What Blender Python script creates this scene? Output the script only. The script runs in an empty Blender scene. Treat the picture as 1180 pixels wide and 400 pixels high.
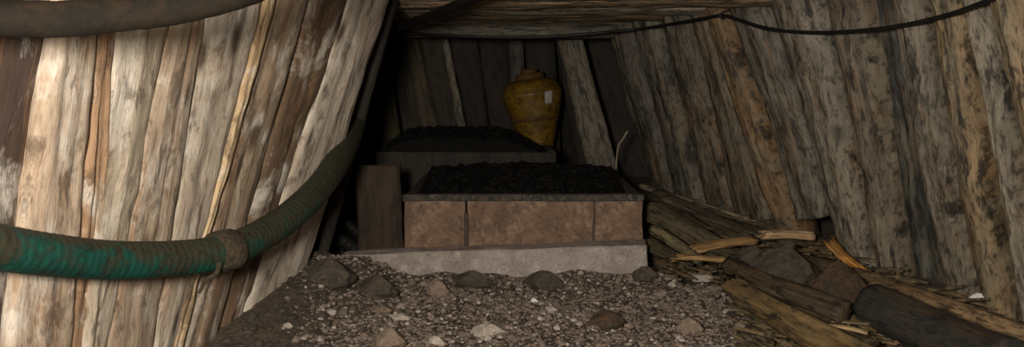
import bpy, bmesh, math, random
from mathutils import Vector, noise, Matrix
random.seed(7)
S = bpy.context.scene
COL = S.collection
V = Vector

# ------------------------------------------------------------------ camera
FPX = 1022.0
PITCH = math.radians(5.6)
CAM = V((0, 0, 1.0))
FW = V((0, math.cos(PITCH), -math.sin(PITCH)))
UP = V((0, math.sin(PITCH), math.cos(PITCH)))
RT = V((1, 0, 0))
cd = bpy.data.cameras.new('camera')
cam = bpy.data.objects.new('camera', cd)
COL.objects.link(cam)
cam.location = CAM
cam.rotation_euler = (math.pi / 2 - PITCH, 0, 0)
cd.sensor_width = 36
cd.lens = 36 * FPX / 1180
cd.clip_start = 0.05
S.camera = cam


def ray(px, py):
    return FW + RT * ((px - 590) / FPX) + UP * ((200 - py) / FPX)


def at(px, py, Y):
    r = ray(px, py)
    return CAM + r * (Y / r.y)


class Plane:
    def __init__(self, a, b, side, lean):
        self.a = V((a[0], a[1], 0))
        d = V((b[0] - a[0], b[1] - a[1], 0)).normalized()
        n = d.cross(V((0, 0, 1))).normalized()
        if n.x * side < 0:
            n = -n
        self.flat = n
        up = (V((0, 0, 1)) + n * lean).normalized()
        N = d.cross(up).normalized()
        if N.x * side < 0:
            N = -N
        self.n, self.d, self.up = N, d, up

    def hit(self, px, py, off=0.0):
        r = ray(px, py)
        t = ((self.a + self.n * off) - CAM).dot(self.n) / r.dot(self.n)
        return CAM + r * t


WL = Plane((-1.47, 2.6), (-1.01, 4.3), 1, .29)
WR = Plane((2.3, 3.7), (1.1, 6.6), -1, .29)
WB = Plane((-2.2, 7.35), (2.2, 7.3501), 1, 0)
WB.n = V((0, -1, 0)); WB.up = V((0, 0, 1)); WB.d = V((1, 0, 0)); WB.flat = V((0, -1, 0))


def smooth(t):
    t = max(0., min(1., t))
    return t * t * (3 - 2 * t)


def lerp_table(tab, x):
    if x <= tab[0][0]:
        return tab[0][1]
    for (x0, y0), (x1, y1) in zip(tab, tab[1:]):
        if x <= x1:
            return y0 + (y1 - y0) * (x - x0) / (x1 - x0)
    return tab[-1][1]


# ------------------------------------------------------------------ materials
MATS = {}


def nodes_of(name):
    m = bpy.data.materials.new(name)
    m.use_nodes = True
    nt = m.node_tree
    for n in list(nt.nodes):
        nt.nodes.remove(n)
    out = nt.nodes.new('ShaderNodeOutputMaterial')
    b = nt.nodes.new('ShaderNodeBsdfPrincipled')
    nt.links.new(b.outputs[0], out.inputs[0])
    MATS[name] = m
    return m, nt, b


class G:
    """small node-graph helper"""
    def __init__(self, nt):
        self.nt = nt

    def new(self, t, **kw):
        n = self.nt.nodes.new(t)
        for k, v in kw.items():
            setattr(n, k, v)
        return n

    def link(self, a, b):
        self.nt.links.new(a, b)

    def mapping(self, src, scale):
        n = self.new('ShaderNodeMapping')
        n.inputs['Scale'].default_value = scale
        self.link(src, n.inputs['Vector'])
        return n.outputs[0]

    def noise(self, src, scale, detail=5, rough=.6, dist=0.):
        n = self.new('ShaderNodeTexNoise')
        n.inputs['Scale'].default_value = scale
        n.inputs['Detail'].default_value = detail
        n.inputs['Roughness'].default_value = rough
        n.inputs['Distortion'].default_value = dist
        self.link(src, n.inputs['Vector'])
        return n.outputs[0]

    def ramp(self, fac, stops):
        n = self.new('ShaderNodeValToRGB')
        e = n.color_ramp.elements
        while len(e) < len(stops):
            e.new(.5)
        for el, (p, c) in zip(e, stops):
            el.position = p
            el.color = (c, c, c, 1) if not isinstance(c, tuple) else (*c, 1)
        self.link(fac, n.inputs[0])
        return n.outputs[0]

    def mix(self, a, b, fac, mode='MIX'):
        n = self.new('ShaderNodeMix', data_type='RGBA', blend_type=mode)
        for sock, v in ((n.inputs[0], fac), (n.inputs[6], a), (n.inputs[7], b)):
            if hasattr(v, 'is_linked') or isinstance(v, bpy.types.NodeSocket):
                self.link(v, sock)
            elif isinstance(v, tuple):
                sock.default_value = (*v, 1)
            else:
                sock.default_value = v
        return n.outputs[2]

    def math(self, op, a, b):
        n = self.new('ShaderNodeMath', operation=op)
        for sock, v in ((n.inputs[0], a), (n.inputs[1], b)):
            if isinstance(v, bpy.types.NodeSocket):
                self.link(v, sock)
            else:
                sock.default_value = v
        return n.outputs[0]

    def bump(self, h, strength, dist, b):
        n = self.new('ShaderNodeBump')
        n.inputs['Strength'].default_value = strength
        n.inputs['Distance'].default_value = dist
        self.link(h, n.inputs['Height'])
        self.link(n.outputs[0], b.inputs['Normal'])


def wood(name, dark=(.03, .022, .015), pale=1.6, warm=(.32, .16, .06), fungus=(.5, .47, .42),
         dark_amt=.6, pale_amt=.6, warm_amt=.3, stain_amt=.55, fungus_amt=.3, rough=.85, streak=(34, 2.2), holes=.6, bump=.8, fine=(13, 5), speck=.3):
    m, nt, b = nodes_of(name)
    g = G(nt)
    uv = g.new('ShaderNodeUVMap').outputs[0]
    base = g.new('ShaderNodeObjectInfo').outputs['Color']
    # slow wander of the grain
    wob = g.noise(g.mapping(uv, (4, 3, 1)), 1.0, 2, .5)
    wv = g.new('ShaderNodeVectorMath', operation='SCALE'); g.link(wob, wv.inputs[0]); wv.inputs['Scale'].default_value = .06
    ad = g.new('ShaderNodeVectorMath', operation='ADD'); g.link(uv, ad.inputs[0]); g.link(wv.outputs[0], ad.inputs[1])
    uvw = ad.outputs[0]
    st = g.noise(g.mapping(uvw, (*streak, 1)), 1.0, 6, .68)
    st2 = g.noise(g.mapping(uvw, (15, 1.3, 1)), 1.0, 5, .65)
    fib = g.noise(g.mapping(uvw, (120, 9, 1)), 1.0, 4, .7)
    blo = g.noise(g.mapping(uvw, (*fine, 1)), 1.0, 8, .72, .35)
    blo2 = g.noise(g.mapping(uv, (6, 3, 1)), 1.0, 7, .7, .5)
    blo3 = g.noise(g.mapping(uv, (9, 2.2, 1)), 1.3, 7, .7, .4)
    light = g.mix(base, (pale, pale, pale), 1.0, 'MULTIPLY')
    c = g.mix(base, light, g.math('MULTIPLY', g.ramp(st, [(.45, 0.), (.62, 1.)]), pale_amt))
    c = g.mix(c, warm, g.math('MULTIPLY', g.ramp(st2, [(.52, 0.), (.62, 1.)]), warm_amt))
    c = g.mix(c, fungus, g.math('MULTIPLY', g.ramp(blo2, [(.5, 0.), (.62, 1.)]), fungus_amt))
    c = g.mix(c, dark, g.math('MULTIPLY', g.ramp(st, [(.32, 1.), (.44, 0.)]), dark_amt))
    c = g.mix(c, dark, g.math('MULTIPLY', g.ramp(blo, [(.53, 0.), (.6, 1.)]), stain_amt))
    c = g.mix(c, dark, g.math('MULTIPLY', g.ramp(blo3, [(.55, 0.), (.68, 1.)]), stain_amt * .8))
    c = g.mix(c, dark, g.math('MULTIPLY', g.ramp(fib, [(.3, 1.), (.45, 0.)]), dark_amt * .6))
    spk = g.noise(g.mapping(uv, (62, 13, 1)), 1.0, 6, .75)
    c = g.mix(c, dark, g.math('MULTIPLY', g.ramp(spk, [(.52, 0.), (.6, 1.)]), speck))
    c = g.mix(c, light, g.math('MULTIPLY', g.ramp(spk, [(.38, 1.), (.46, 0.)]), speck * .7))
    # a few knots
    vo = g.new('ShaderNodeTexVoronoi', voronoi_dimensions='2D')
    vo.inputs['Scale'].default_value = 1.0
    g.link(g.mapping(uv, (5.0, 1.7, 1)), vo.inputs['Vector'])
    sep = g.new('ShaderNodeSeparateColor'); g.link(vo.outputs['Color'], sep.inputs[0])
    kn = g.math('MULTIPLY', g.ramp(g.math('ADD', vo.outputs['Distance'], g.math('MULTIPLY', blo, .16)), [(.13, 1.), (.22, 0.)]), g.math('GREATER_THAN', sep.outputs[0], .55))
    c = g.mix(c, dark, g.math('MULTIPLY', kn, holes))
    g.link(c, b.inputs['Base Color'])
    b.inputs['Roughness'].default_value = rough
    h = g.math('ADD', g.math('MULTIPLY', st, .8), g.math('ADD', g.math('MULTIPLY', fib, .4), g.math('MULTIPLY', blo, .7)))
    g.bump(h, bump, .014, b)
    return m


def mottled(name, c1, c2, c3, scale=8, rough=.9, bump=.5, bdist=.01, spec=.3, metal=0., fine=60, rnd=0.):
    m, nt, b = nodes_of(name)
    g = G(nt)
    co = g.new('ShaderNodeTexCoord').outputs['Object']
    n1 = g.noise(co, scale, 6, .65)
    n2 = g.noise(co, scale * 3.1, 5, .7)
    n3 = g.noise(co, fine, 4, .7)
    c = g.mix(c1, c2, g.ramp(n1, [(.4, 0.), (.6, 1.)]))
    c = g.mix(c, c3, g.ramp(n2, [(.5, 0.), (.68, 1.)]))
    c = g.mix(c, (.0, .0, .0), g.math('MULTIPLY', g.ramp(n3, [(.3, 1.), (.5, 0.)]), .5))
    if rnd:
        ri = g.new('ShaderNodeNewGeometry').outputs['Random Per Island']
        c = g.mix(c, g.ramp(ri, [(0., (.06, .048, .04)), (.3, (.14, .105, .085)), (.6, (.19, .15, .125)), (.88, (.27, .22, .195)), (.97, (.5, .46, .42))]), rnd)
    g.link(c, b.inputs['Base Color'])
    b.inputs['Roughness'].default_value = rough
    b.inputs['Specular IOR Level'].default_value = spec
    b.inputs['Metallic'].default_value = metal
    if bump:
        g.bump(g.math('ADD', n3, g.math('MULTIPLY', n2, 1.2)), bump, bdist, b)
    return m


M_PALE = wood('pale weathered wood', dark=(.06, .036, .02), pale=1.35, warm=(.27, .145, .07), fungus=(.66, .62, .56), dark_amt=.42, pale_amt=.6, warm_amt=.5, stain_amt=.62, fungus_amt=.75, holes=.9, bump=.5)
M_DAMP = wood('damp grey wood', dark=(.007, .0065, .005), pale=1.9, warm=(.16, .08, .026), fungus=(.21, .195, .145), dark_amt=.95, pale_amt=.8, warm_amt=.4, stain_amt=.85, fungus_amt=.5, rough=.6, streak=(24, 1.2), holes=.6, bump=.9, fine=(22, 3.4), speck=.7)
M_ROT = wood('rotten timber', dark=(.008, .007, .005), pale=1.5, warm=(.15, .07, .02), fungus=(.07, .062, .036), dark_amt=.9, pale_amt=.7, warm_amt=.4, stain_amt=.85, fungus_amt=.4, rough=.7, streak=(40, 3), bump=1., speck=.7)
M_FRESH = wood('freshly split wood', dark=(.05, .025, .01), pale=1.6, warm=(.4, .18, .045), fungus=(.4, .3, .18), dark_amt=.7, pale_amt=.6, warm_amt=.5, stain_amt=.5)
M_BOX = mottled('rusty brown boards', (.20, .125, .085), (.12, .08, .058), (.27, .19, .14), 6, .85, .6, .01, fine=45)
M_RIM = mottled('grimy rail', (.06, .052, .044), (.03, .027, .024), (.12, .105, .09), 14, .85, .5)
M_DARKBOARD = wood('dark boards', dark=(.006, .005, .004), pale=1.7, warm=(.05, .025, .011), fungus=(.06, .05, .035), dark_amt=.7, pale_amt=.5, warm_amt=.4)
M_CONC = mottled('pinkish grey concrete', (.36, .31, .29), (.26, .22, .2), (.46, .41, .385), 5, .95, .7, .012, fine=80)
M_COAL = mottled('coal', (.005, .005, .005), (.009, .0085, .0085), (.012, .0115, .0115), 20, .85, .4, spec=.12)
M_SOIL = mottled('damp soil', (.10, .08, .06), (.065, .052, .04), (.14, .112, .086), 7, .95, .9, .02, fine=50)
M_GRAVEL = mottled('gravel', (.27, .215, .19), (.19, .148, .128), (.34, .285, .25), 12, .9, .6, .008, fine=70, rnd=.75)
M_STONE = mottled('pale stone', (.42, .37, .33), (.33, .28, .25), (.52, .47, .42), 16, .85, .5, .006)
M_BSTONE = mottled('brown stone', (.2, .155, .12), (.15, .11, .085), (.27, .21, .16), 14, .9, .6, .008)
M_DSTONE = mottled('dark stone', (.072, .06, .047), (.045, .038, .03), (.1, .084, .064), 14, .85, .6, .008)
M_RSTONE = mottled('reddish stone', (.065, .038, .025), (.035, .03, .02), (.1, .06, .03), 9, .85, .6, .008)
M_WHITE = mottled('white rock', (.85, .85, .85), (.7, .7, .72), (.9, .9, .9), 16, .6, .3, .004)


def dusty(name, c1, c2, dust, along, rough, dust_amt=.8):
    """rubber with dust settled on its upper side and mud smeared more thickly along its length"""
    m, nt, b = nodes_of(name)
    g = G(nt)
    co = g.new('ShaderNodeTexCoord').outputs['Object']
    uv = g.new('ShaderNodeSeparateXYZ'); g.link(g.new('ShaderNodeUVMap').outputs[0], uv.inputs[0])
    nz = g.new('ShaderNodeSeparateXYZ'); g.link(g.new('ShaderNodeNewGeometry').outputs['Normal'], nz.inputs[0])
    n1 = g.noise(co, 11, 6, .7)
    n2 = g.noise(co, 45, 5, .7)
    n3 = g.noise(co, 6, 4, .6)
    c = g.mix(c1, c2, g.ramp(n1, [(.42, 0.), (.58, 1.)]))
    f = g.math('ADD', g.math('ADD', n1, g.math('MULTIPLY', nz.outputs[2], .13)), g.math('MULTIPLY', uv.outputs[1], along))
    c = g.mix(c, dust, g.math('MULTIPLY', g.ramp(f, [(.55, 0.), (.72, 1.)]), dust_amt))
    c = g.mix(c, (.006, .006, .005), g.math('MULTIPLY', g.ramp(n2, [(.3, 1.), (.48, 0.)]), .7))
    g.link(c, b.inputs['Base Color'])
    b.inputs['Roughness'].default_value = rough
    b.inputs['Specular IOR Level'].default_value = .2
    g.bump(g.math('ADD', n2, n3), .6, .006, b)
    return m


M_HOSE = dusty('green rubber', (.008, .06, .047), (.005, .03, .025), (.045, .036, .022), .06, .6)
M_PIPE = dusty('dusty dark rubber', (.008, .0065, .005), (.014, .010, .006), (.022, .013, .007), .0, .9, .7)
M_MUD = mottled('dried mud', (.06, .045, .028), (.035, .027, .018), (.09, .068, .045), 18, .95, .8, .01)

M_CABLE = mottled('black rubber', (.008, .008, .008), (.012, .011, .01), (.018, .016, .014), 25, .5, .2, .003)
M_YELLOW = mottled('chipped yellow paint', (.2, .115, .007), (.12, .066, .006), (.04, .022, .005), 7, .55, .3, .004, spec=.5, fine=26)
M_RUST = mottled('rusty metal', (.10, .05, .015), (.07, .035, .012), (.14, .075, .02), 14, .8, .5, .005)
M_TAG = mottled('white paper', (.75, .75, .72), (.65, .65, .62), (.8, .8, .78), 20, .7, 0)
M_IRON = mottled('old iron', (.05, .04, .035), (.03, .025, .022), (.09, .06, .04), 30, .6, .3, .003, metal=.3)
M_ROCKFACE = mottled('dark rock face', (.035, .03, .026), (.022, .02, .018), (.05, .045, .038), 3, .95, 1., .05, fine=18)

# ------------------------------------------------------------------ object helpers


def link(name, me, mat, parent=None, color=None, origin='base'):
    vs = [v.co for v in me.vertices]
    lo = V((min(v.x for v in vs), min(v.y for v in vs), min(v.z for v in vs)))
    hi = V((max(v.x for v in vs), max(v.y for v in vs), max(v.z for v in vs)))
    c = V(((lo.x + hi.x) / 2, (lo.y + hi.y) / 2, lo.z))
    me.transform(Matrix.Translation(-c))
    o = bpy.data.objects.new(name, me)
    me.materials.append(mat)
    COL.objects.link(o)
    o.location = c
    if parent is not None:
        o.parent = parent
        p = parent.location.copy()
        if parent.parent is not None:
            p = p + parent.parent.location
        o.location = c - p
    if color:
        o.color = (*color, 1)
    return o


def tag(o, label=None, cat=None, group=None, kind=None):
    if cat and not kind:
        kind = 'thing'
    for k, v in (('label', label), ('category', cat), ('group', group), ('kind', kind)):
        if v:
            o[k] = v
    return o


def empty(name, loc, label=None, cat=None, group=None, kind=None):
    o = bpy.data.objects.new(name, None)
    o.location = loc
    o.empty_display_size = .1
    COL.objects.link(o)
    return tag(o, label, cat, group, kind)


def from_bm(bm, name, smooth_faces=True):
    bmesh.ops.recalc_face_normals(bm, faces=bm.faces)
    me = bpy.data.meshes.new(name)
    bm.to_mesh(me)
    bm.free()
    if smooth_faces:
        for p in me.polygons:
            p.use_smooth = True
    return me


def slab_mesh(bl, br, tr, tl, n, crown=.03, back=.05, rough=.007, seed=0, nu=12, nv=72, edge=.012, power=2.6, cracks=0):
    """a split timber slab: four corners in its plane, n points to the room"""
    bm = bmesh.new()
    uvl = bm.loops.layers.uv.new('UVMap')
    rnd = random.Random(seed)
    W = ((br - bl).length + (tr - tl).length) / 2
    H = ((tl - bl).length + (tr - br).length) / 2
    wd = (br - bl).normalized()
    so = V((seed * 3.7, seed * 1.3, seed * .7))
    crk = [(rnd.uniform(.2, .8), rnd.uniform(0, .5), rnd.uniform(.6, 1.), rnd.uniform(.02, .05)) for _ in range(cracks)]
    grid = []
    uvc = {}
    for j in range(nv + 1):
        v = j / nv
        a, b = bl.lerp(tl, v), br.lerp(tr, v)
        row = []
        e0 = noise.noise(so + V((0, v * H * 2.2, 0))) * edge + noise.noise(so + V((3, v * H * 9, 0))) * edge * .5
        e1 = noise.noise(so + V((9, v * H * 2.2, 0))) * edge + noise.noise(so + V((13, v * H * 9, 0))) * edge * .5
        for i in range(nu + 1):
            u = i / nu
            p = a.lerp(b, u) + wd * (e0 * (1 - u) + e1 * u)
            prof = max(0., 1 - abs(2 * u - 1) ** power) ** .5
            h = crown * prof * (1 + .3 * noise.noise(so + V((5, v * H * 1.5, 1))))
            h += rough * 1.6 * noise.noise(so + V((u * W * 22, v * H * 1.6, 2)))
            h += rough * .9 * noise.noise(so + V((u * W * 60, v * H * 4, 4)))
            h += rough * .7 * noise.noise(so + V((u * W * 12, v * H * 12, 6)))
            for cu, c0, c1, cw in crk:
                if c0 < v < c1:
                    dd = abs(u - cu - .08 * noise.noise(so + V((v * 4, 7, 0)))) / cw
                    if dd < 1.5:
                        h -= .012 * (1 - dd / 1.5)
            vv = bm.verts.new(p + n * h)
            uvc[vv] = (u * W + seed * .731, v * H + seed * .377)
            row.append(vv)
        grid.append(row)
    faces = []
    for j in range(nv):
        for i in range(nu):
            faces.append(bm.faces.new((grid[j][i], grid[j][i + 1], grid[j + 1][i + 1], grid[j + 1][i])))
    ring = [grid[0][i] for i in range(nu)] + [grid[j][nu] for j in range(nv)] + [grid[nv][i] for i in range(nu, 0, -1)] + [grid[j][0] for j in range(nv, 0, -1)]
    bk = []
    for vv in ring:
        w = bm.verts.new(vv.co - n * (back + (vv.co - bl).dot(n) * 0))
        uvc[w] = (uvc[vv][0] + .05, uvc[vv][1] + .03)
        bk.append(w)
    k = len(ring)
    for i in range(k):
        bm.faces.new((ring[i], bk[i], bk[(i + 1) % k], ring[(i + 1) % k]))
    bm.faces.new(bk[::-1])
    for f in bm.faces:
        for l in f.loops:
            l[uvl].uv = uvc[l.vert]
    me = from_bm(bm, 'slab')
    return me


def frames(path):
    """parallel-transported frames along a list of points"""
    out = []
    t0 = (path[1] - path[0]).normalized()
    ref = V((0, 0, 1)) if abs(t0.z) < .9 else V((1, 0, 0))
    nrm = (ref - t0 * ref.dot(t0)).normalized()
    for i, p in enumerate(path):
        t = (path[min(i + 1, len(path) - 1)] - path[max(i - 1, 0)]).normalized()
        nrm = (nrm - t * nrm.dot(t)).normalized()
        out.append((p, t, nrm, t.cross(nrm)))
    return out


def spline(pts, step):
    """Catmull-Rom through pts, resampled near step"""
    P = [pts[0] * 2 - pts[1]] + list(pts) + [pts[-1] * 2 - pts[-2]]
    dense = []
    for i in range(1, len(P) - 2):
        a, b, c, d = P[i - 1], P[i], P[i + 1], P[i + 2]
        for k in range(40):
            t = k / 40
            dense.append(.5 * ((2 * b) + (c - a) * t + (2 * a - 5 * b + 4 * c - d) * t * t + (3 * b - a - 3 * c + d) * t ** 3))
    dense.append(P[-2])
    L = [0.]
    for a, b in zip(dense, dense[1:]):
        L.append(L[-1] + (b - a).length)
    n = max(2, int(L[-1] / step))
    out, j = [], 0
    for i in range(n + 1):
        s = L[-1] * i / n
        while j < len(L) - 2 and L[j + 1] < s:
            j += 1
        seg = max(1e-9, L[j + 1] - L[j])
        out.append(dense[j].lerp(dense[j + 1], (s - L[j]) / seg))
    return out


def tube_mesh(path, rad, ns=16, seed=0, flat=(1., 1.), splinter=0., ridge=0., split=0.):
    """rad(i, s) -> radius. A closed tube along path; ridge adds bark relief, splinter breaks the far end"""
    bm = bmesh.new()
    uvl = bm.loops.layers.uv.new('UVMap')
    so = V((seed * 5.1, seed * 2.3, seed))
    fr = frames(path)
    rings, uvc, s = [], {}, 0.
    rnd = random.Random(seed)
    for i, (p, t, a, b) in enumerate(fr):
        if i:
            s += (p - path[i - 1]).length
        r = rad(i, s)
        ring = []
        for k in range(ns):
            th = 2 * math.pi * k / ns
            rr = r
            if split:
                rr = r * (1 + split * noise.noise(V((math.cos(th) * 1.1, math.sin(th) * 1.1, 5)) + so) * 1.6 + split * noise.noise(V((math.cos(th) * 3.3, math.sin(th) * 3.3, 7 + s * .6)) + so))
            if ridge:
                d = V((math.cos(th) * 2.2, math.sin(th) * 2.2, s * 2.5))
                rr = r * (1 + ridge * noise.noise(d + so) + ridge * .6 * noise.noise(V((d.x * 3, d.y * 3, s * 3.5)) + so))
            q = p + a * (math.sin(th) * rr * flat[1]) + b * (math.cos(th) * rr * flat[0])
            if splinter and i >= len(fr) - 2:
                e = splinter * (.5 + noise.noise(V((math.cos(th) * 3.5, math.sin(th) * 3.5, 9)) + so)) * (1 if i == len(fr) - 1 else .4)
                q += t * e + a * splinter * .12 * rnd.uniform(-1, 1)
            v = bm.verts.new(q)
            uvc[v] = (th * r, s)
            ring.append(v)
        rings.append(ring)
    for r0, r1 in zip(rings, rings[1:]):
        for k in range(ns):
            f = bm.faces.new((r0[k], r0[(k + 1) % ns], r1[(k + 1) % ns], r1[k]))
            for l in f.loops:
                u, v = uvc[l.vert]
                if k == ns - 1 and l.vert in (r0[0], r1[0]):
                    u += 2 * math.pi * rad(0, 0)
                l[uvl].uv = (u + seed * .71, v + seed * .37)
    for ring, sgn in ((rings[0], -1), (rings[-1], 1)):
        c = sum((v.co for v in ring), V()) / ns
        i = 0 if sgn < 0 else -1
        if splinter and sgn > 0:
            c -= fr[-1][1] * splinter * .5
        cv = bm.verts.new(c)
        for k in range(ns):
            vs = (ring[k], ring[(k + 1) % ns], cv)
            f = bm.faces.new(vs if sgn > 0 else vs[::-1])
            for l in f.loops:
                d = l.vert.co - c
                l[uvl].uv = (d.dot(fr[i][2]) + seed, d.dot(fr[i][3]))
    return from_bm(bm, 'tube')


def box_mesh(corners, rough=.004, cuts=6, seed=0, bevel=.006):
    """a bevelled, slightly uneven board from 8 corners (bottom 4 then top 4, same winding)"""
    bm = bmesh.new()
    vs = [bm.verts.new(c) for c in corners]
    for f in ((3, 2, 1, 0), (4, 5, 6, 7), (0, 1, 5, 4), (1, 2, 6, 5), (2, 3, 7, 6), (3, 0, 4, 7)):
        bm.faces.new([vs[i] for i in f])
    bmesh.ops.recalc_face_normals(bm, faces=bm.faces)
    bmesh.ops.bevel(bm, geom=list(bm.edges), offset=bevel, segments=2, profile=.5, affect='EDGES')
    long_e = [e for e in bm.edges if e.calc_length() > .05]
    bmesh.ops.subdivide_edges(bm, edges=long_e, cuts=cuts, use_grid_fill=True)
    so = V((seed * 2.1, seed, seed * .5))
    for v in bm.verts:
        q = v.co * 9 + so
        v.co += V((noise.noise(q), noise.noise(q + V((7, 0, 0))), noise.noise(q + V((0, 9, 0))))) * rough
        q = v.co * 30 + so
        v.co += V((noise.noise(q), noise.noise(q + V((7, 0, 0))), noise.noise(q + V((0, 9, 0))))) * rough * .5
    uvl = bm.loops.layers.uv.new('UVMap')
    bm.normal_update()
    for f in bm.faces:
        n = f.normal
        for l in f.loops:
            c = l.vert.co
            l[uvl].uv = ((c.x + c.y + seed, c.z) if abs(n.z) < .6 else (c.x + seed, c.y))
    return from_bm(bm, 'board')


def quad_box(a, b, z0, z1, depth):
    """8 corners of an upright board: its front runs a -> b (plan), from z0 to z1, depth goes to +y"""
    dv = (b - a).normalized()
    n = V((-dv.y, dv.x, 0))
    if n.y < 0:
        n = -n
    n *= depth
    a0, b0 = V((a.x, a.y, z0)), V((b.x, b.y, z0))
    a1, b1 = V((a.x, a.y, z1)), V((b.x, b.y, z1))
    return [a0, b0, b0 + n, a0 + n, a1, b1, b1 + n, a1 + n]


ICO = {}


def ico(sub):
    if sub not in ICO:
        bm = bmesh.new()
        bmesh.ops.create_icosphere(bm, subdivisions=sub, radius=1.)
        bm.verts.index_update()
        ICO[sub] = ([v.co.normalized() for v in bm.verts], [tuple(v.index for v in f.verts) for f in bm.faces])
        bm.free()
    return ICO[sub]


class Stones:
    """collects rough faceted stones into one mesh"""
    def __init__(self):
        self.v, self.f = [], []

    def add(self, c, sx, sy, sz, seed, sub=2, ang=0., rough=.35, tilt=0.):
        dirs, faces = ico(sub)
        so = V((seed * 1.7 % 97, seed * .9 % 89, seed * 2.3 % 83))
        rot = Matrix.Rotation(ang, 3, 'Z') @ Matrix.Rotation(tilt, 3, 'X')
        axes = [(rot @ V(a)).normalized() for a in ((.8, .2, .56), (-.5, .7, .5), (.1, -.9, .42), (-.6, -.5, .6), (.2, .5, .84))]
        b = len(self.v)
        for d in dirs:
            q = d * (1 + rough * noise.noise(d * 1.3 + so) + rough * .5 * noise.noise(d * 3.1 + so))
            if sub > 1:
                for n_, ax in enumerate(axes):
                    h = q.dot(ax) - (.62 + .05 * n_)
                    if h > 0:
                        q = q - ax * h
                if sub > 2:
                    q = q * (1 + .07 * noise.noise(d * 7 + so))
            self.v.append(c + rot @ V((q.x * sx, q.y * sy, q.z * sz)))
        self.f += [tuple(i + b for i in f) for f in faces]

    def mesh(self, name):
        me = bpy.data.meshes.new(name)
        me.from_pydata(self.v, [], self.f)
        me.update()
        return me


# ------------------------------------------------------------------ light
w = bpy.data.worlds.new('mine air')
w.use_nodes = True
bgn = w.node_tree.nodes['Background']
bgn.inputs[0].default_value = (.75, .85, 1., 1)
bgn.inputs[1].default_value = .012
S.world = w
ld = bpy.data.lights.new('hand lamp', 'POINT')
ld.energy = 520
ld.color = (1., .9, .76)
ld.shadow_soft_size = .16
lo = bpy.data.objects.new('hand lamp', ld)
lo.location = (-.38, .05, 1.14)
COL.objects.link(lo)
S.view_settings.view_transform = 'Standard'
S.view_settings.look = 'None'
S.view_settings.exposure = 0
S.view_settings.gamma = 1
S.view_settings.use_curve_mapping = False

# ------------------------------------------------------------------ ground
HR = [(2.5, -.02), (3.8, .0), (4.7, .02), (5.0, .09), (5.5, .15), (6.1, .17), (6.8, .26), (7.5, .25)]


def wall_dist(pl, x, y):
    return (V((x, y, 0)) - pl.a).dot(pl.flat)


def ground(x, y):
    z = -.07 + .06 * smooth((y - 3.2) / 1.3)
    # rubble against the left lining, higher towards its far end
    dl = wall_dist(WL, x, y)
    hl = .02 + .15 * smooth((y - 3.3) / .9)
    z += hl * smooth(1 - (dl - .06) / .5) * smooth((4.75 - y) / .5)
    # debris bank against the right lining
    dr = wall_dist(WR, x, y)
    z += (lerp_table(HR, y) + .02) * smooth(1 - (dr - .1) / .75)
    # right-hand shoulder of the gravel heap
    z += .03 * noise.noise(V((x * 2.1, y * 2.1, 3))) + .015 * noise.noise(V((x * 6, y * 6, 8)))
    # gravel thrown up against the curb
    if -1.0 < x < .85 and y < 4.56:
        z += (.05 + .05 * noise.noise(V((x * 4.5, 2.2, 0)))) * smooth(1 - (4.5 - y) / .3)
    return z


def make_ground():
    bm = bmesh.new()
    x0, x1, y0, y1 = -3.2, 3.6, -1.5, 8.3
    nx, ny = 150, 220
    rows = []
    for j in range(ny + 1):
        y = y0 + (y1 - y0) * j / ny
        rows.append([bm.verts.new((x0 + (x1 - x0) * i / nx, y, ground(x0 + (x1 - x0) * i / nx, y))) for i in range(nx + 1)])
    for j in range(ny):
        for i in range(nx):
            bm.faces.new((rows[j][i], rows[j][i + 1], rows[j + 1][i + 1], rows[j + 1][i]))
    o = link('floor', from_bm(bm, 'floor'), M_SOIL)
    tag(o, 'uneven brown earth floor of the mine passage', None, None, 'structure')


make_ground()


def gravel_zone(x, y):
    """1 inside the gravel patch in front of the curb, falling to 0 beside it"""
    px = 590 + FPX * x / (y + .1)
    a = smooth((px - 315) / 90) * smooth((880 - px) / 60)
    return a


def make_gravel():
    rnd = random.Random(3)
    st = Stones()
    n = 0
    while n < 15000:
        y = 2.9 + 1.58 * rnd.random()
        x = rnd.uniform(-1.4, 1.35)
        if rnd.random() > gravel_zone(x, y):
            continue
        s = .0035 + .008 * rnd.random() ** 2.4 + (.014 * rnd.random() if rnd.random() < .03 else 0)
        z = ground(x, y) + s * .25
        st.add(V((x, y, z)), s * rnd.uniform(.9, 1.6), s * rnd.uniform(.8, 1.2), s * rnd.uniform(.5, .9), n, 1, rnd.random() * 6.3, .4)
        n += 1
    o = link('gravel', st.mesh('gravel'), M_GRAVEL)
    tag(o, 'brown and grey gravel heaped on the floor before the concrete curb', 'gravel', None, 'stuff')


make_gravel()


def make_rubble():
    rnd = random.Random(11)
    st = Stones()
    for n in range(1500):
        if n < 900:
            y = rnd.uniform(3.0, 6.3)
            x = rnd.uniform(.55, 2.2)
            if wall_dist(WR, x, y) < .1:
                continue
            if gravel_zone(x, y) > .5 and y < 4.5 or (y > 4.4 and x < .9):
                continue
        else:
            y = rnd.uniform(3.1, 4.6)
            x = rnd.uniform(-1.25, -.7)
            if wall_dist(WL, x, y) < .06 and y < 4.3 or gravel_zone(x, y) > .8:
                continue
        s = .006 + .02 * rnd.random() ** 2.5
        st.add(V((x, y, ground(x, y) + s * .2)), s * rnd.uniform(.9, 1.7), s, s * rnd.uniform(.5, .9), n + 31, 1, rnd.random() * 6.3, .4)
    o = link('rubble', st.mesh('rubble'), M_DSTONE)
    tag(o, 'dark earthy rubble strewn along the foot of both walls', 'rubble', None, 'stuff')


make_rubble()

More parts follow.
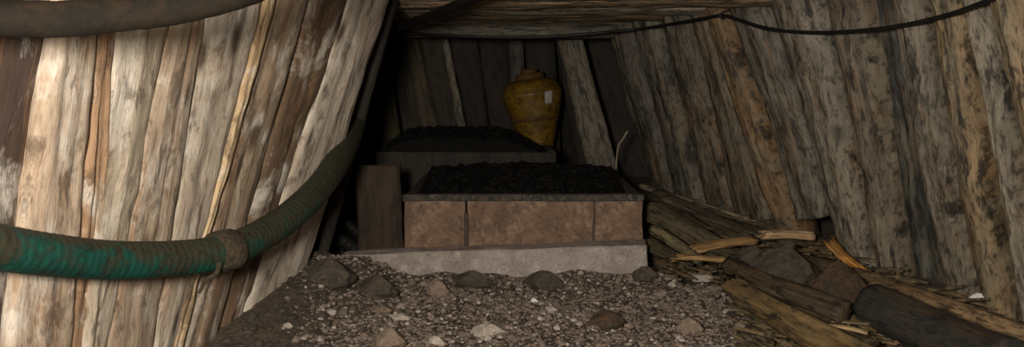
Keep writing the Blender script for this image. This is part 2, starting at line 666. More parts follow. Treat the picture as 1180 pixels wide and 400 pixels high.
# ------------------------------------------------------------------ left lining
def plank_on(parent, name, pl, tl, tr, bl, br, crown, seed, color, mat, ytop=-40, ybot=440, off=0., **kw):
    """t?, b? are the board edges at y=60 and y=350 of the photograph's frame; extended along their line"""
    def ex(xt, xb, y):
        return xt + (xb - xt) * (y - 60) / 290.
    P = [pl.hit(ex(bl_, br_, y), y, off) for bl_, br_, y in ((tl, bl, ybot), (tr, br, ybot), (tr, br, ytop), (tl, bl, ytop))]
    me = slab_mesh(*P, pl.n, crown=crown, seed=seed, **kw)
    return link(name, me, mat, parent, color)


wl = empty('wall_left', (-1.25, 3.45, 0), 'left lining of pale weathered upright timber slabs, brightly lit', None, None, 'structure')
LB = [  # edges at y=60 (l, r) and y=350 (l, r), crown, colour, offset
    ((-75, 50), (-150, 10), .02, (.055, .036, .03), -.03),
    ((54, 109), (12, 87), .022, (.42, .33, .25), 0),
    ((108, 130), (84, 110), .016, (.30, .19, .115), -.008),
    ((130, 188), (97, 130), .02, (.42, .36, .28), .0),
    ((187, 228), (129, 183), .022, (.36, .285, .215), .004),
    ((227, 287), (182, 214), .024, (.43, .37, .30), .0),
    ((289, 300), (211, 221), .012, (.56, .42, .26), .014),
    ((299, 338), (219, 259), .02, (.27, .205, .145), -.004),
    ((337, 382), (258, 284), .024, (.12, .078, .048), -.012),
    ((379, 429), (281, 339), .028, (.48, .42, .35), .006),
]
for i, ((a, b), (c, d), cr, colr, off) in enumerate(LB):
    plank_on(wl, 'plank', WL, a, b, c, d, cr, i + 1, colr, M_PALE, -60, 470, off, cracks=2 if i in (9, 7, 5) else 1, nv=90, nu=14)

# ------------------------------------------------------------------ right lining
wr = empty('wall_right', (1.7, 5.1, 0), 'right lining of damp grey-brown upright timber slabs', None, None, 'structure')
RB = [  # far boards first, their colours darkened to add to the lamp's falloff
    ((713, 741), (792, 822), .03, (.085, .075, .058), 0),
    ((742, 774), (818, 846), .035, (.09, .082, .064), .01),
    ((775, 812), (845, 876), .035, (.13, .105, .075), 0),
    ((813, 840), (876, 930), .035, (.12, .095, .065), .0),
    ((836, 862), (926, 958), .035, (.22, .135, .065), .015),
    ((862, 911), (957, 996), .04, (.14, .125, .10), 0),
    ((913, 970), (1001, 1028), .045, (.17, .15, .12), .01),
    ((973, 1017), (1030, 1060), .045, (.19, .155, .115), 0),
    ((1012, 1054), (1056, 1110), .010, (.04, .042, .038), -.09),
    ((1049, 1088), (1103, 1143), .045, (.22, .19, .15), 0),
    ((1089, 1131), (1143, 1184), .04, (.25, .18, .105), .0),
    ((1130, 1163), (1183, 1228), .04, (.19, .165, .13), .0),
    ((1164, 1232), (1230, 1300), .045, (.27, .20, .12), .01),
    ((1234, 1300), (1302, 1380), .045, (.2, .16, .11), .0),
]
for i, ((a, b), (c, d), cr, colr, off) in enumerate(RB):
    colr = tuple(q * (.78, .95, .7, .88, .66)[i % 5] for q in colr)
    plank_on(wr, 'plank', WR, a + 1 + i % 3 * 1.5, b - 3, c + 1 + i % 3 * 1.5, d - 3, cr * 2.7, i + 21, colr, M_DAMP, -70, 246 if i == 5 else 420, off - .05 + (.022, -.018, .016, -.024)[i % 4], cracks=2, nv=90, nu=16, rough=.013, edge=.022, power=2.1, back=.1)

# rock behind the lining, closing the passage
def rock_sheet(name, pts_fn, nu, nv, label):
    bm = bmesh.new()
    rows = []
    for j in range(nv + 1):
        rows.append([])
        for i in range(nu + 1):
            p, n = pts_fn(i / nu, j / nv)
            k = .10 * noise.noise(p * 1.7) + .05 * noise.noise(p * 4.5)
            rows[-1].append(bm.verts.new(p + n * (k - .06)))
    for j in range(nv):
        for i in range(nu):
            bm.faces.new((rows[j][i], rows[j][i + 1], rows[j + 1][i + 1], rows[j + 1][i]))
    o = link(name, from_bm(bm, name), M_ROCKFACE)
    return tag(o, label, None, None, 'structure')


wb = rock_sheet('wall_back', lambda u, v: (V((-3 + 6 * u, 7.75, -.3 + 2.6 * v)), V((0, -1, 0))), 60, 30,
                'dark end wall of the passage behind the boxes and tank')
rock_sheet('wall_left_rock', lambda u, v: (V((-2.05 + .0 * u, -1 + 8.9 * u, -.4 + 2.7 * v)) + V((smooth((u - .6) / .3) * .35, 0, 0)), V((1, 0, 0))), 80, 24,
           'dark rock behind the left lining')
rock_sheet('wall_right_rock', lambda u, v: (V((2.95, -1 + 8.9 * u, -.4 + 2.7 * v)) + V((-smooth((u - .45) / .5) * 1.0, 0, 0)), V((-1, 0, 0))), 80, 24,
           'dark rock behind the right lining')

# back lining boards
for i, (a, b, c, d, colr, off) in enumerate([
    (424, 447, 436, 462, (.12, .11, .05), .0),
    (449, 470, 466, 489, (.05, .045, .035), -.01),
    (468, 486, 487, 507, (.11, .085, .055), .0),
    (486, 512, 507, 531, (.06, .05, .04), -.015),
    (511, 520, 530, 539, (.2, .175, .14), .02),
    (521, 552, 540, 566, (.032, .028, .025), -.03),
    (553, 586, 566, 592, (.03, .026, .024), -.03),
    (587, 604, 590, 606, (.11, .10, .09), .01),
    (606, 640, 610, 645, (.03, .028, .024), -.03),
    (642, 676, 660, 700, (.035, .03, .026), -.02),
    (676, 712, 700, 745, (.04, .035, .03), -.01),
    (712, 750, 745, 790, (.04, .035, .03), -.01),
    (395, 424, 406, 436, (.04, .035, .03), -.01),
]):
    # edges given at y=60 and y=160
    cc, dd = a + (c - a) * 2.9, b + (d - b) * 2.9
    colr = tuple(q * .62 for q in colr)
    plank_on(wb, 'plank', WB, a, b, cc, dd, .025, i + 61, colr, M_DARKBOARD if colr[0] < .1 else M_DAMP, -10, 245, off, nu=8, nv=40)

# ------------------------------------------------------------------ ceiling
ce = empty('ceiling', (.3, 5.0, 1.45), 'low roof of rough boards laid across the passage', None, None, 'structure')


def roof_board(ya, yb, xa, xb, za, zb, colr, seed, skew=0., mat=M_DAMP, crown=.02):
    n = V((0, 0, -1))
    bl, br = V((xa, ya, za)), V((xa, yb, zb))
    tl, tr = V((xb, ya + skew, za)), V((xb, yb + skew, zb))
    me = slab_mesh(bl, br, tr, tl, n, crown=crown, seed=seed, back=.04, nu=9, nv=60, edge=.015, rough=.008)
    return link('roof_board', me, mat, ce, colr)


yb = 0.4
k = 0
rr = random.Random(5)
while yb < 6.35:
    wdt = rr.uniform(.17, .26) if yb < 3.8 else rr.uniform(.2, .34)
    tone = rr.uniform(.8, 1.2)
    colr = (.34 * tone, .29 * tone, .225 * tone) if k % 3 else (.38 * tone, .27 * tone, .175 * tone)
    z = 1.455 + rr.uniform(-.008, .012)
    roof_board(yb, yb + wdt, -1.35, 1.85, z, z + rr.uniform(-.01, .01), colr, 90 + k, skew=rr.uniform(-.06, .06) + (-.12 if yb > 3.8 else 0))
    yb += wdt + .012
    k += 1
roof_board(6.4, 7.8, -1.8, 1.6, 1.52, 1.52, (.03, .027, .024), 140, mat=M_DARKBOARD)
rock_sheet('ceiling_rock', lambda u, v: (V((-3 + 6.5 * u, -1 + 9 * v, 1.75)), V((0, 0, -1))), 40, 60, 'dark rock above the roof boards')
# crossbeam carrying the roof at the mouth of the back chamber
bmx = tube_mesh([at(418, 34, 6.45), at(500, 35, 6.45), at(590, 37, 6.42), at(690, 36, 6.4), at(745, 34, 6.38)], lambda i, s: .052, 14, 3, ridge=.18)
cb = link('crossbeam', bmx, M_DAMP, None, (.085, .078, .06))
tag(cb, 'dark round crossbeam under the roof boards above the yellow tank', 'beam')

# upright prop at the end of the left lining
p0, p1 = WL.hit(356, 320, -.09), WL.hit(449, -20, -.09)
pr = link('prop', tube_mesh([p0 + V((.0, .1, -.3))] + [p0.lerp(p1, t / 8) + V((.0, .1, 0)) for t in range(9)], lambda i, s: .05, 14, 8, ridge=.15), M_DARKBOARD, None, (.02, .016, .012))
tag(pr, 'dark round prop standing behind the far edge of the left lining', 'post')

# ------------------------------------------------------------------ concrete curb
YC = 4.5
cl, crr = at(392, 294, YC), at(747, 282, YC)
cm = box_mesh([V((cl.x, YC, -.15)), V((crr.x, YC, -.15)), V((crr.x, YC + .15, -.15)), V((cl.x, YC + .15, -.15)),
               V((cl.x, YC, cl.z)), V((crr.x, YC, crr.z)), V((crr.x, YC + .15, crr.z)), V((cl.x, YC + .15, cl.z))],
              rough=.010, cuts=9, seed=3, bevel=.012)
curb = link('concrete_curb', cm, M_CONC)
tag(curb, 'pinkish grey concrete curb across the floor, half buried in gravel', 'curb')

# ------------------------------------------------------------------ front ore box
YB = 4.7
fl0, fr0 = at(467, 291, YB), at(741, 285, YB)
ztop = at(600, 224, YB).z
zb = .08
box = empty('ore_box', ((fl0.x + fr0.x) / 2, YB + .5, zb), 'rust-brown wooden box filled with coal, just behind the concrete curb', 'box')


def fx(px):
    return at(px, 255, YB).x


for a, b, s, t in ((466, 536.3, 1, 0), (538.7, 684, 2, .004), (685.2, 741, 3, .0)):
    c = quad_box(V((fx(a), YB + t, 0)), V((fx(b), YB + t, 0)), zb, ztop - .035, .05)
    link('front_board', box_mesh(c, .005, 7, s), M_BOX, box)
c = quad_box(V((fx(464), YB - .008, 0)), V((fx(742), YB - .008, 0)), ztop - .037, ztop, .065)
tag(link('top_rail', box_mesh(c, .004, 10, 5), M_RIM, box), 'grimy dark top rail')
for px, wdt in ((537.5, .022), (684.5, .012)):
    c = quad_box(V((fx(px) - wdt / 2, YB - .006 if wdt > .02 else YB + .01, 0)), V((fx(px) + wdt / 2, YB - .006 if wdt > .02 else YB + .01, 0)), zb, ztop - .1 if wdt > .02 else ztop - .04, .05)
    link('strap', box_mesh(c, .002, 4, 6, .003), M_IRON, box)
YE = YB + 1.15
xl, xr = fx(466), fx(741)
for sx, xx in ((0, xl), (1, xr - .05)):
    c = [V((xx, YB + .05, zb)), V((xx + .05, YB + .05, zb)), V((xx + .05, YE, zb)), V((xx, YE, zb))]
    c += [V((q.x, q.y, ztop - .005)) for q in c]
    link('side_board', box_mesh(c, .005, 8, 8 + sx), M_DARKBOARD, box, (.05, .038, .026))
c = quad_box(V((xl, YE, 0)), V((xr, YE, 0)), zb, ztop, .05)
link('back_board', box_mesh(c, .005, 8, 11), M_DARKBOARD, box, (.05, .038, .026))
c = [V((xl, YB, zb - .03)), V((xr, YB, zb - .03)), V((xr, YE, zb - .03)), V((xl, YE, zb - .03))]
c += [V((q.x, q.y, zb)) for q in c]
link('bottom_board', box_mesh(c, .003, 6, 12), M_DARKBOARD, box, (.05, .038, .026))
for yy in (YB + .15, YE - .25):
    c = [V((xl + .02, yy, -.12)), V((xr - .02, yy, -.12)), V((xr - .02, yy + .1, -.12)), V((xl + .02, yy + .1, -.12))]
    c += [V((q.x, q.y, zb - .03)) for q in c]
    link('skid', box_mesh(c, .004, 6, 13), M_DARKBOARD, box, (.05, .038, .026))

# ------------------------------------------------------------------ rear ore box
Y2 = 6.0
r0, r1 = at(433, 186, Y2), at(640, 176, Y2)
z2 = .56
box2 = empty('ore_box', ((r0.x + r1.x) / 2, Y2 + .4, .05), 'dark grey box heaped with coal behind the rust-brown box', 'box')
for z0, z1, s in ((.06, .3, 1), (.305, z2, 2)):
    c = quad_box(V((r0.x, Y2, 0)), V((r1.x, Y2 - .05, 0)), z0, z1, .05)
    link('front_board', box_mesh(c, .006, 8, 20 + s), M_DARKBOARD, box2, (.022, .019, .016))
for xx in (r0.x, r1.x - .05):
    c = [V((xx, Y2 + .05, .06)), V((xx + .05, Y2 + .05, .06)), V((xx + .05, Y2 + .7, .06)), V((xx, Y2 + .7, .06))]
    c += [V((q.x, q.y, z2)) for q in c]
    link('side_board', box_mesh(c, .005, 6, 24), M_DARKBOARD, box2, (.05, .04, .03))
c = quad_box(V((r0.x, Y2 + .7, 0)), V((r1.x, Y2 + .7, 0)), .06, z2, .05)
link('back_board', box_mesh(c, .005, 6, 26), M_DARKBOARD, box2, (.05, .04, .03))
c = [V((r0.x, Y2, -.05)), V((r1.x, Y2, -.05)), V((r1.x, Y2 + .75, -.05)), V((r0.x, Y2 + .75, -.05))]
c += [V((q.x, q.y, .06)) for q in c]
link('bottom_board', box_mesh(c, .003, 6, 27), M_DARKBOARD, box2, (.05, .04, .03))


def coal_heap(x0, x1, y0, y1, hfun, seed, label, lumps):
    rnd = random.Random(seed)
    bm = bmesh.new()
    nx, ny = 70, 60
    rows = []
    for j in range(ny + 1):
        y = y0 + (y1 - y0) * j / ny
        rows.append([])
        for i in range(nx + 1):
            x = x0 + (x1 - x0) * i / nx
            z = hfun(x, y) + .02 * noise.noise(V((x * 8, y * 8, seed))) + .012 * noise.noise(V((x * 22, y * 22, seed)))
            rows[-1].append(bm.verts.new((x, y, z)))
    for j in range(ny):
        for i in range(nx):
            bm.faces.new((rows[j][i], rows[j][i + 1], rows[j + 1][i + 1], rows[j + 1][i]))
    ring = rows[0] + [rows[j][nx] for j in range(1, ny + 1)] + rows[ny][-2::-1] + [rows[j][0] for j in range(ny - 1, 0, -1)]
    low = [bm.verts.new((v.co.x, v.co.y, .1)) for v in ring]
    for i in range(len(ring)):
        bm.faces.new((ring[i], low[i], low[(i + 1) % len(ring)], ring[(i + 1) % len(ring)]))
    bm.faces.new(low)
    st = Stones()
    for n in range(lumps):
        x, y = rnd.uniform(x0 + .03, x1 - .03), rnd.uniform(y0 + .03, y1 - .03)
        s = .008 + .018 * rnd.random() ** 2
        st.add(V((x, y, hfun(x, y) + s * .2)), s * 1.2, s, s * .8, n, 1, rnd.random() * 6, .4)
    base = len(st.v)
    bm.verts.index_update()
    st.v += [v.co.copy() for v in bm.verts]
    st.f += [tuple(base + v.index for v in f.verts) for f in bm.faces]
    bm.free()
    o = link('coal', st.mesh('coal'), M_COAL)
    return tag(o, label, 'coal', None, 'stuff')


coal_heap(xl + .055, xr - .055, YB + .07, YE - .005,
          lambda x, y: ztop - .035 + .085 * smooth((y - YB - .1) / .9) + .02 * smooth(1 - abs(x - .1) / .5), 2,
          'black coal filling the rust-brown box to its rim', 450)
xm = (r0.x + r1.x) / 2 - .06
coal_heap(r0.x + .055, r1.x - .055, Y2 + .06, Y2 + .69,
          lambda x, y: z2 - .02 + .16 * smooth(1.15 - ((x - xm) / .58) ** 2) * smooth(1.3 - abs(y - Y2 - .35) / .4), 5,
          'mound of black coal in the rear box below the yellow tank', 250)

# dark upright slab at the box's left end
a, b = at(414, 292, 4.86), at(468, 292, 4.86)
t0, t1 = at(408, 190, 4.94), at(460, 191, 4.94)
a.z = b.z = -.06
ms = slab_mesh(a, b, t1, t0, V((0, -1, .08)).normalized(), crown=.03, seed=44, back=.05, nu=10, nv=40, cracks=2)
tag(link('split_timber', ms, M_DARKBOARD, None, (.035, .022, .013)), 'dark brown upright slab standing against the left end of the coal box', 'slab')

# ------------------------------------------------------------------ yellow tank
def lathe(prof, name, c, ns=40, tilt=0.):
    bm = bmesh.new()
    rings = []
    for r, z in prof:
        rings.append([bm.verts.new((r * math.cos(2 * math.pi * k / ns), r * math.sin(2 * math.pi * k / ns), z)) for k in range(ns)])
    for r0_, r1_ in zip(rings, rings[1:]):
        for k_ in range(ns):
            bm.faces.new((r0_[k_], r0_[(k_ + 1) % ns], r1_[(k_ + 1) % ns], r1_[k_]))
    bm.faces.new(rings[0][::-1])
    bm.faces.new(rings[-1])
    me = from_bm(bm, name)
    me.transform(Matrix.Translation(c) @ Matrix.Rotation(tilt, 4, 'Y'))
    return me


YT = 6.98
tc = at(618, 170, YT)
tc.z = 0
TT = math.radians(-7.0)
tank = empty('tank', (tc.x, tc.y, 0), 'yellow painted steel tank tapering downward, standing behind the coal boxes', 'tank')
tcen = V((tc.x + .085, tc.y, -.05))
body = lathe([(.03, .30), (.08, .32), (.095, .38), (.105, .48), (.13, .60), (.163, .72), (.2, .84), (.224, .93), (.236, .985), (.24, .99), (.24, 1.01), (.234, 1.015), (.228, 1.04), (.205, 1.08), (.17, 1.105), (.13, 1.115)], 'body', tcen, 48, TT)
link('body', body, M_YELLOW, tank)
tag(link('collar', lathe([(.10, 1.11), (.112, 1.115), (.112, 1.15), (.105, 1.16), (.05, 1.165)], 'collar', tcen, 36, TT), M_RUST, tank), 'rusty collar')
tag(link('cap', lathe([(.06, 1.16), (.066, 1.165), (.066, 1.185), (.055, 1.195), (.02, 1.2)], 'cap', tcen, 30, TT), M_RUST, tank), 'rusty cap')
link('band', lathe([(.180, .79), (.189, .79), (.198, .82), (.192, .822)], 'band', tcen, 48, TT), M_RUST, tank)
for k_ in range(3):
    th = math.radians(90 + 120 * k_)
    q0 = tcen + V((math.cos(th) * .11, math.sin(th) * .11, .42))
    q1 = tcen + V((math.cos(th) * .17, math.sin(th) * .17, -.03))
    link('leg', tube_mesh([q0, q0.lerp(q1, .5), q1], lambda i, s: .018, 10, k_), M_RUST, tank)
# paper tag pasted on the shoulder (curved with it)
bm = bmesh.new()
pr_t = []
Rm = Matrix.Rotation(TT, 4, 'Y')
for j in range(5):
    rowt = []
    for i in range(7):
        th = math.radians(-68 + 16 * i / 6)
        zz = .915 + .095 * j / 4
        rr_ = (.228 if zz < .94 else .236 if zz < .985 else .242) + .006
        rr_ = .226 + (zz - .915) * .2 + .006
        rowt.append(bm.verts.new(tcen + (Rm @ V((rr_ * math.cos(th), rr_ * math.sin(th), zz)))))
    pr_t.append(rowt)
for j in range(4):
    for i in range(6):
        bm.faces.new((pr_t[j][i], pr_t[j][i + 1], pr_t[j + 1][i + 1], pr_t[j + 1][i]))
bmesh.ops.solidify(bm, geom=list(bm.faces), thickness=.002)
tag(link('label_tag', from_bm(bm, 'tag'), M_TAG, tank), 'white blank paper label')

# leaning pale slab right of the tank
YS = 6.75
ms = slab_mesh(at(686, 235, YS), at(722, 235, YS - .05), at(668, 34, YS - .1), at(640, 36, YS), V((0, -1, .1)).normalized(), crown=.025, seed=52, back=.05, nu=9, nv=44)
lean = link('leaning_timber', ms, M_DAMP, None, (.11, .10, .078))
tag(lean, 'grey timber slab leaning to the left just right of the yellow tank', 'slab')
tw = [at(712, 172, 6.3), at(718, 160, 6.3), at(723, 151, 6.3)]
tw = [tw[0] + V((-.02, 0, -.3)), tw[0]] + tw[1:]
tag(link('splinter', tube_mesh(spline(tw, .02), lambda i, s: .008, 8, 4, ridge=.2), M_FRESH, None, (.3, .25, .19)), 'thin pale splinter sticking up in the dark gap beside the leaning slab', 'splinter')

# ------------------------------------------------------------------ hoses and cables
hp = [(-90, 268, 2.02), (0, 285, 2.22), (60, 294, 2.38), (130, 300, 2.6), (200, 298, 2.83), (255, 290, 3.02), (300, 272, 3.25), (340, 244, 3.5), (372, 211, 3.8), (393, 178, 4.15), (407, 147, 4.55), (416, 110, 5.0), (424, 70, 5.3), (424, 20, 5.45)]
hpath = spline([at(*p) for p in hp], .0065)
hose = link('corrugated_hose', tube_mesh(hpath, lambda i, s: .0585 + .0007 * math.cos(2 * math.pi * s / .03), 28, 5, ridge=.03), M_HOSE)
tag(hose, 'thick green corrugated hose sagging across the left lining', 'hose')
# mud-caked clamp with a loose wire end where the hose bends
i0 = min(range(len(hpath)), key=lambda i: (hpath[i] - at(249, 291, 3.0)).length)
cl_ = tube_mesh(hpath[i0 - 3:i0 + 14], lambda i, s: .061 + .012 * math.sin(math.pi * min(1, s / .11)), 26, 6, ridge=.16)
tag(link('muddy_clamp', cl_, M_MUD, hose), 'mud-caked clamp')
q = hpath[i0]
wr_ = [q + V((.03, -.066, -.02)), q + V((.02, -.074, -.055)), q + V((-.015, -.07, -.08)), q + V((-.045, -.06, -.125))]
link('wire_end', tube_mesh(spline(wr_, .008), lambda i, s: .010 - .004 * s / .14, 8, 2, ridge=.2), M_MUD, hose)

tp = [(-140, 19, 1.8), (0, 21, 1.86), (70, 22, 1.9), (140, 16, 1.96), (200, 9, 2.02), (260, -5, 2.08), (310, -22, 2.16), (380, -54, 2.25)]
tpath = spline([at(*p) for p in tp], .01)
pipe = link('rubber_hose', tube_mesh(tpath, lambda i, s: .0385 + .0006 * math.cos(2 * math.pi * s / .05), 24, 7, ridge=.03), M_PIPE)
tag(pipe, 'thick dusty brown rubber hose hanging across the top left corner', 'hose')

bp = [(405, 44, 5.4), (437, 36, 5.25), (465, 29, 5.0), (495, 19, 4.65), (525, 7, 4.3), (552, -5, 3.95), (610, -24, 3.2), (720, -50, 2.4), (1000, -90, 1.6)]
bpath = spline([at(*p) for p in bp], .015)
tag(link('power_cable', tube_mesh(bpath, lambda i, s: .0265, 14, 9, ridge=.03), M_CABLE), 'thick black cable rising to the right under the roof boards', 'cable')

cp = [(420, 33, 5.6), (455, 37, 5.7), (520, 41, 5.9), (590, 43, 5.95), (640, 42, 5.95), (690, 38, 5.9)]
pts = [at(*p) for p in cp]
for px, py in [(740, 33), (790, 25), (818, 20), (833, 18), (848, 22), (880, 32), (920, 37), (970, 37), (1030, 31), (1090, 18), (1145, -1), (1200, -18), (1290, -28), (1450, -10)]:
    pts.append(WR.hit(px, py, .10 if px != 833 else .085))
cpath = spline(pts, .015)
cable = tag(link('thin_cable', tube_mesh(cpath, lambda i, s: .0105, 10, 10, ridge=.03), M_CABLE), 'thin black cable strung in sagging loops along the right lining', 'cable')
hk = WR.hit(833, 18, .085)
wm = tube_mesh(spline([hk - WR.n * .07 + V((0, 0, .02)), hk + V((0, 0, .018)) + WR.n * .012, hk + WR.n * .016 + V((0, 0, -.012)), hk + V((0, 0, -.018)) - WR.n * .008], .006), lambda i, s: .004, 8, 3)
tag(link('hook_nail', wm, M_IRON), 'bent nail in the right lining holding up the thin black cable', 'nail')

# black hoses dumped in the gap behind the left lining
for n_, (pp, r_, lab) in enumerate([
    ([(352, 262, 5.5), (372, 246, 5.45), (392, 252, 5.4), (412, 268, 5.35), (428, 282, 5.3), (440, 300, 5.3)], .035, 'upper black hose lying in the dark gap behind the left lining'),
    ([(340, 285, 5.2), (368, 272, 5.15), (392, 276, 5.1), (412, 290, 5.05), (424, 304, 5.0)], .04, 'lower black hose lying in the dark gap behind the left lining')]):
    hp_ = spline([at(*p) for p in pp], .012)
    o = link('black_hose', tube_mesh(hp_, lambda i, s, r_=r_: r_ + .002 * math.cos(2 * math.pi * s / .04), 16, 30 + n_), M_CABLE)
    tag(o, lab, 'hose')

# ------------------------------------------------------------------ fallen timber on the right
def log(name, ends, rad, colr, mat, label, seed, cat='log', flat=(1., 1.), taper=.9, splinter=0., bend=.02, ns=26, ridge=.2, split=.32):
    a_, b_ = at(*ends[0]), at(*ends[1])
    L_ = (b_ - a_).length
    n_ = max(10, int(L_ / .03))
    rnd = random.Random(seed)
    o_ = V((rnd.uniform(-1, 1), rnd.uniform(-1, 1), rnd.uniform(-.5, .5))) * bend
    path = [a_.lerp(b_, i / n_) + o_ * math.sin(math.pi * i / n_) for i in range(n_ + 1)]
    me = tube_mesh(path, lambda i, s: rad * (1 + (taper - 1) * s / L_), ns, seed, flat, splinter, ridge, split)
    o = link(name, me, mat, None, colr)
    return tag(o, label, cat)


log('fallen_log', ((1215, 402, 3.25), (985, 318, 4.35)), .056, (.24, .16, .085), M_ROT, 'long tan log lying along the foot of the right lining', 1, flat=(1., 1.0), taper=.8)
log('fallen_log', ((1165, 425, 3.0), (1004, 352, 3.75)), .10, (.028, .026, .024), M_ROT, 'thick black log lying in front of the long tan log', 2, taper=.95, ridge=.1)
log('fallen_log', ((1010, 425, 2.95), (843, 330, 3.9)), .062, (.15, .10, .042), M_ROT, 'yellowish brown log lying beside the right edge of the gravel', 3, taper=.7, split=.5, ridge=.4, splinter=.05)
log('fallen_log', ((975, 362, 3.7), (838, 306, 4.35)), .05, (.065, .045, .025), M_ROT, 'dark brown log half buried behind the yellowish brown log', 4, taper=.8, split=.5, ridge=.35)
log('split_timber', ((945, 376, 3.35), (1000, 384, 3.3)), .016, (.34, .24, .13), M_FRESH, 'short light splinter plank lying before the black log end', 5, 'plank', flat=(1.6, .6), taper=.7)
log('split_timber', ((752, 264, 4.9), (806, 300, 4.45)), .028, (.22, .19, .11), M_ROT, 'narrow lit plank slanting down beside the right end of the curb', 6, 'plank', flat=(1., 1.))
log('split_timber', ((752, 238, 5.2), (826, 282, 4.75)), .06, (.12, .10, .06), M_ROT, 'broad mossy brown slab slanting down beside the coal box', 7, 'slab', flat=(1.3, .6))
log('split_timber', ((770, 230, 5.5), (880, 276, 4.95)), .055, (.10, .085, .055), M_ROT, 'dark brown slab lying under the long thin pole', 8, 'slab', flat=(1.4, .6))
log('split_timber', ((800, 238, 5.7), (958, 284, 4.95)), .05, (.13, .11, .07), M_ROT, 'grey brown slab lying close against the foot of the right lining', 9, 'slab', flat=(1.3, .7))
log('thin_pole', ((738, 214, 6.1), (862, 254, 5.35)), .02, (.23, .19, .13), M_ROT, 'long thin grey pole lying across the slabs beside the coal box', 10, 'pole', taper=.8)
log('broken_plank', ((868, 277, 4.75), (800, 288, 4.6)), .045, (.36, .22, .095), M_FRESH, 'broken plank with a pale orange splintered end near the curb', 11, 'plank', flat=(1.1, .45), splinter=.09, ridge=.25)
log('broken_plank', ((836, 300, 4.4), (786, 297, 4.42)), .03, (.30, .19, .08), M_FRESH, 'small orange broken piece lying just under the splintered plank', 12, 'plank', flat=(1., .55), splinter=.07, ridge=.25)
log('wood_chunk', ((936, 272, 4.75), (884, 270, 4.7)), .04, (.42, .30, .18), M_FRESH, 'pale jagged wood chunk against the right lining', 13, 'wood chunk', flat=(1., .6), splinter=.06, ridge=.35)
log('broken_plank', ((1008, 322, 4.35), (962, 284, 4.5)), .034, (.45, .22, .05), M_FRESH, 'bright orange splintered plank end leaning below the dark hole', 14, 'plank', flat=(1.2, .6), splinter=.07, ridge=.3)
log('split_timber', ((880, 292, 4.6), (950, 330, 4.1)), .055, (.06, .05, .035), M_ROT, 'short black slab lying between the jagged chunk and the dark rock', 15, 'slab', flat=(1.5, .7))

rj = random.Random(33)
for n_, (e0, e1, r_) in enumerate([
    ((744, 226, 5.6), (806, 262, 5.1), .05), ((758, 222, 5.9), (846, 262, 5.3), .045), ((748, 248, 5.15), (816, 288, 4.7), .05),
    ((782, 244, 5.4), (858, 274, 4.95), .05), ((826, 254, 5.35), (914, 282, 4.85), .05), ((748, 278, 4.85), (788, 300, 4.55), .045),
    ((862, 262, 5.25), (944, 284, 4.95), .045), ((790, 268, 4.95), (848, 292, 4.6), .045)]):
    tone = rj.uniform(.6, 1.25)
    log('split_timber', (e0, e1), r_, (.10 * tone, .082 * tone, .048 * tone), M_ROT,
        'dark olive-brown splintered slab in the jumble between coal box and right lining', 50 + n_, 'slab', flat=(1.4, .5), splinter=.08, split=.45, ridge=.3)['group'] = 'jumbled slabs beside the coal box'
for n_, (e0, e1, r_, lab) in enumerate([
    ((1000, 398, 3.15), (862, 350, 3.75), .04, 'mossy brown slab lying on top of the yellowish brown log'),
    ((990, 352, 3.95), (870, 322, 4.3), .045, 'dark slab lying below the big dark rock'),
    ((1040, 336, 4.2), (940, 300, 4.6), .04, 'dark brown slab lying behind the reddish brown rock'),
    ((930, 346, 3.9), (845, 322, 4.2), .028, 'thin brown strip of wood lying along the top of the half buried log')]):
    log('split_timber', (e0, e1), r_, (.10, .075, .042), M_ROT, lab, 70 + n_, 'slab', flat=(1.5, .5), splinter=.06, split=.4, ridge=.3)


def make_splinters():
    rnd = random.Random(21)
    bm = bmesh.new()
    uvl = bm.loops.layers.uv.new('UVMap')
    n = 0
    while n < 900:
        y = rnd.uniform(3.3, 6.2)
        x = rnd.uniform(.8, 2.1)
        if wall_dist(WR, x, y) < .08 or (y < 4.5 and gravel_zone(x, y) > .35):
            continue
        n += 1
        L_ = rnd.uniform(.06, .34)
        w_ = rnd.uniform(.008, .03)
        h_ = rnd.uniform(.006, .016)
        an = math.atan2(2.9, -1.2) + rnd.gauss(0, .35)
        t = V((math.cos(an), math.sin(an), rnd.gauss(0, .12)))
        sd = V((-t.y, t.x, rnd.gauss(0, .4))).normalized()
        up_ = t.cross(sd).normalized()
        c = V((x, y, ground(x, y) + rnd.uniform(.0, .07)))
        vs = []
        for k_, (e, ws) in enumerate(((-.5, .5), (-.2, 1), (.2, .9), (.5, .25))):
            for q, r in ((-1, -1), (1, -1), (1, 1), (-1, 1)):
                vs.append(bm.verts.new(c + t * (e * L_ + rnd.uniform(-.02, .02) * L_) + sd * (q * w_ * ws * .5) + up_ * (r * h_ * .5)))
        fs = [(0, 1, 2, 3), (12, 13, 14, 15)]
        for k_ in range(3):
            fs += [(4 * k_ + a, 4 * k_ + (a + 1) % 4, 4 * k_ + 4 + (a + 1) % 4, 4 * k_ + 4 + a) for a in range(4)]
        for f in fs:
            ff = bm.faces.new([vs[i] for i in f])
            for l in ff.loops:
                d = l.vert.co - c
                l[uvl].uv = (d.dot(sd) + n * .37, d.dot(t) + n * .21)
    o = link('wood_splinters', from_bm(bm, 'splinters', False), M_ROT, None, (.13, .095, .05))
    tag(o, 'dark brown wood splinters littering the bank along the right lining', 'splinters', None, 'stuff')


make_splinters()

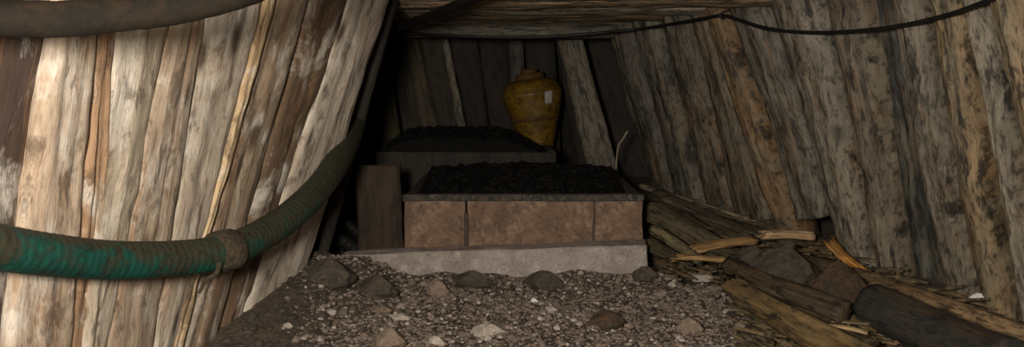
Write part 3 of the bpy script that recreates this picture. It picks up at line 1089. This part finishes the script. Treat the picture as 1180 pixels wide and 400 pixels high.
# ------------------------------------------------------------------ rocks
def rock(px, py, w_px, h_px, mat, label, seed, Y=None, deep=1., rough=.35, ang=0., sink=.25, name='rock', group=None):
    """a rock whose middle shows at px, py; it sits on the ground there unless a distance Y is given"""
    if Y is None:
        Y = 5.
        for it in range(400):
            p = at(px, py + h_px * .3, Y)
            if p.z >= ground(p.x, p.y):
                break
            Y -= .01
    p = at(px, py, Y)
    k_ = Y / FPX
    sx, sz = w_px * k_ / 2 * 1.12, h_px * k_ / 2 * 1.12
    st = Stones()
    yy = p.y + sx * .3 * deep
    if -.9 < p.x < .75 and yy < 4.8:
        yy = min(yy, 4.485 - sx * .8 * deep)
    st.add(V((p.x, yy, max(p.z, ground(p.x, p.y) + sz * .0))), sx, sx * .8 * deep, sz, seed, 3, 0., rough, ang)
    o = link(name, st.mesh('rock'), mat)
    return tag(o, label, 'rock', group)


rock(565, 382, 42, 14, M_STONE, 'largest flat pale rock lying on the gravel near the middle', 1)
rock(503, 394, 18, 13, M_STONE, 'round whitish rock at the near edge of the gravel', 2)
rock(463, 366, 22, 7, M_STONE, 'thin flat pale rock on the left half of the gravel', 3)
rock(616, 347, 8, 6, M_WHITE, 'tiny white stone near the curb, left of the wedge-shaped one', 4)
rock(636, 357, 14, 6, M_STONE, 'small wedge-shaped pale stone in the middle of the gravel', 5)
rock(642, 378, 7, 6, M_STONE, 'tiny pale stone to the right of the largest flat rock', 6)
rock(505, 335, 26, 26, M_BSTONE, 'tan angular rock standing against the curb', 7)
rock(436, 333, 44, 28, M_DSTONE, 'dark pyramid-shaped rock against the left part of the curb', 8)
rock(627, 311, 42, 22, M_DSTONE, 'dark triangular rock resting on the gravel against the curb', 9)
rock(545, 325, 46, 22, M_DSTONE, 'low dark rock at the curb between the tan rock and the triangular one', 10)
rock(702, 370, 40, 22, M_RSTONE, 'rounded reddish brown rock in the right half of the gravel', 11)
rock(797, 378, 26, 22, M_BSTONE, 'blunt grey brown rock near the right edge of the gravel', 12)
rock(450, 392, 36, 24, M_BSTONE, 'large brown rock at the near left edge of the gravel', 13)
rock(332, 375, 11, 7, M_STONE, 'small pale stone on the left slope below the lining', 14)
rock(810, 320, 26, 10, M_STONE, 'pale grey stone beside the orange broken wood', 15)
rock(775, 328, 8, 6, M_STONE, 'tiny whitish stone to the right of the curb', 16)
rock(440, 357, 26, 9, M_BSTONE, 'flat brown stone below the pyramid-shaped rock', 17)
rock(745, 318, 30, 20, M_DSTONE, 'dark rock at the right end of the curb', 18)
rock(905, 318, 78, 62, M_DSTONE, 'big dark rock among the fallen timber', 19, Y=4.2, deep=.9)
rock(972, 342, 66, 72, M_RSTONE, 'big reddish brown rock beside the black log end', 20, Y=4.0, deep=.9)
rock(868, 296, 30, 26, M_DSTONE, 'dark rock behind the pale orange broken plank', 21, Y=4.55)
rock(1131, 343, 20, 9, M_WHITE, 'bright white rock at the foot of the right lining behind the tan log', 22, Y=3.9)
rock(380, 318, 60, 34, M_DSTONE, 'broad dark rock on the slope at the far end of the left lining', 23, sink=.3)
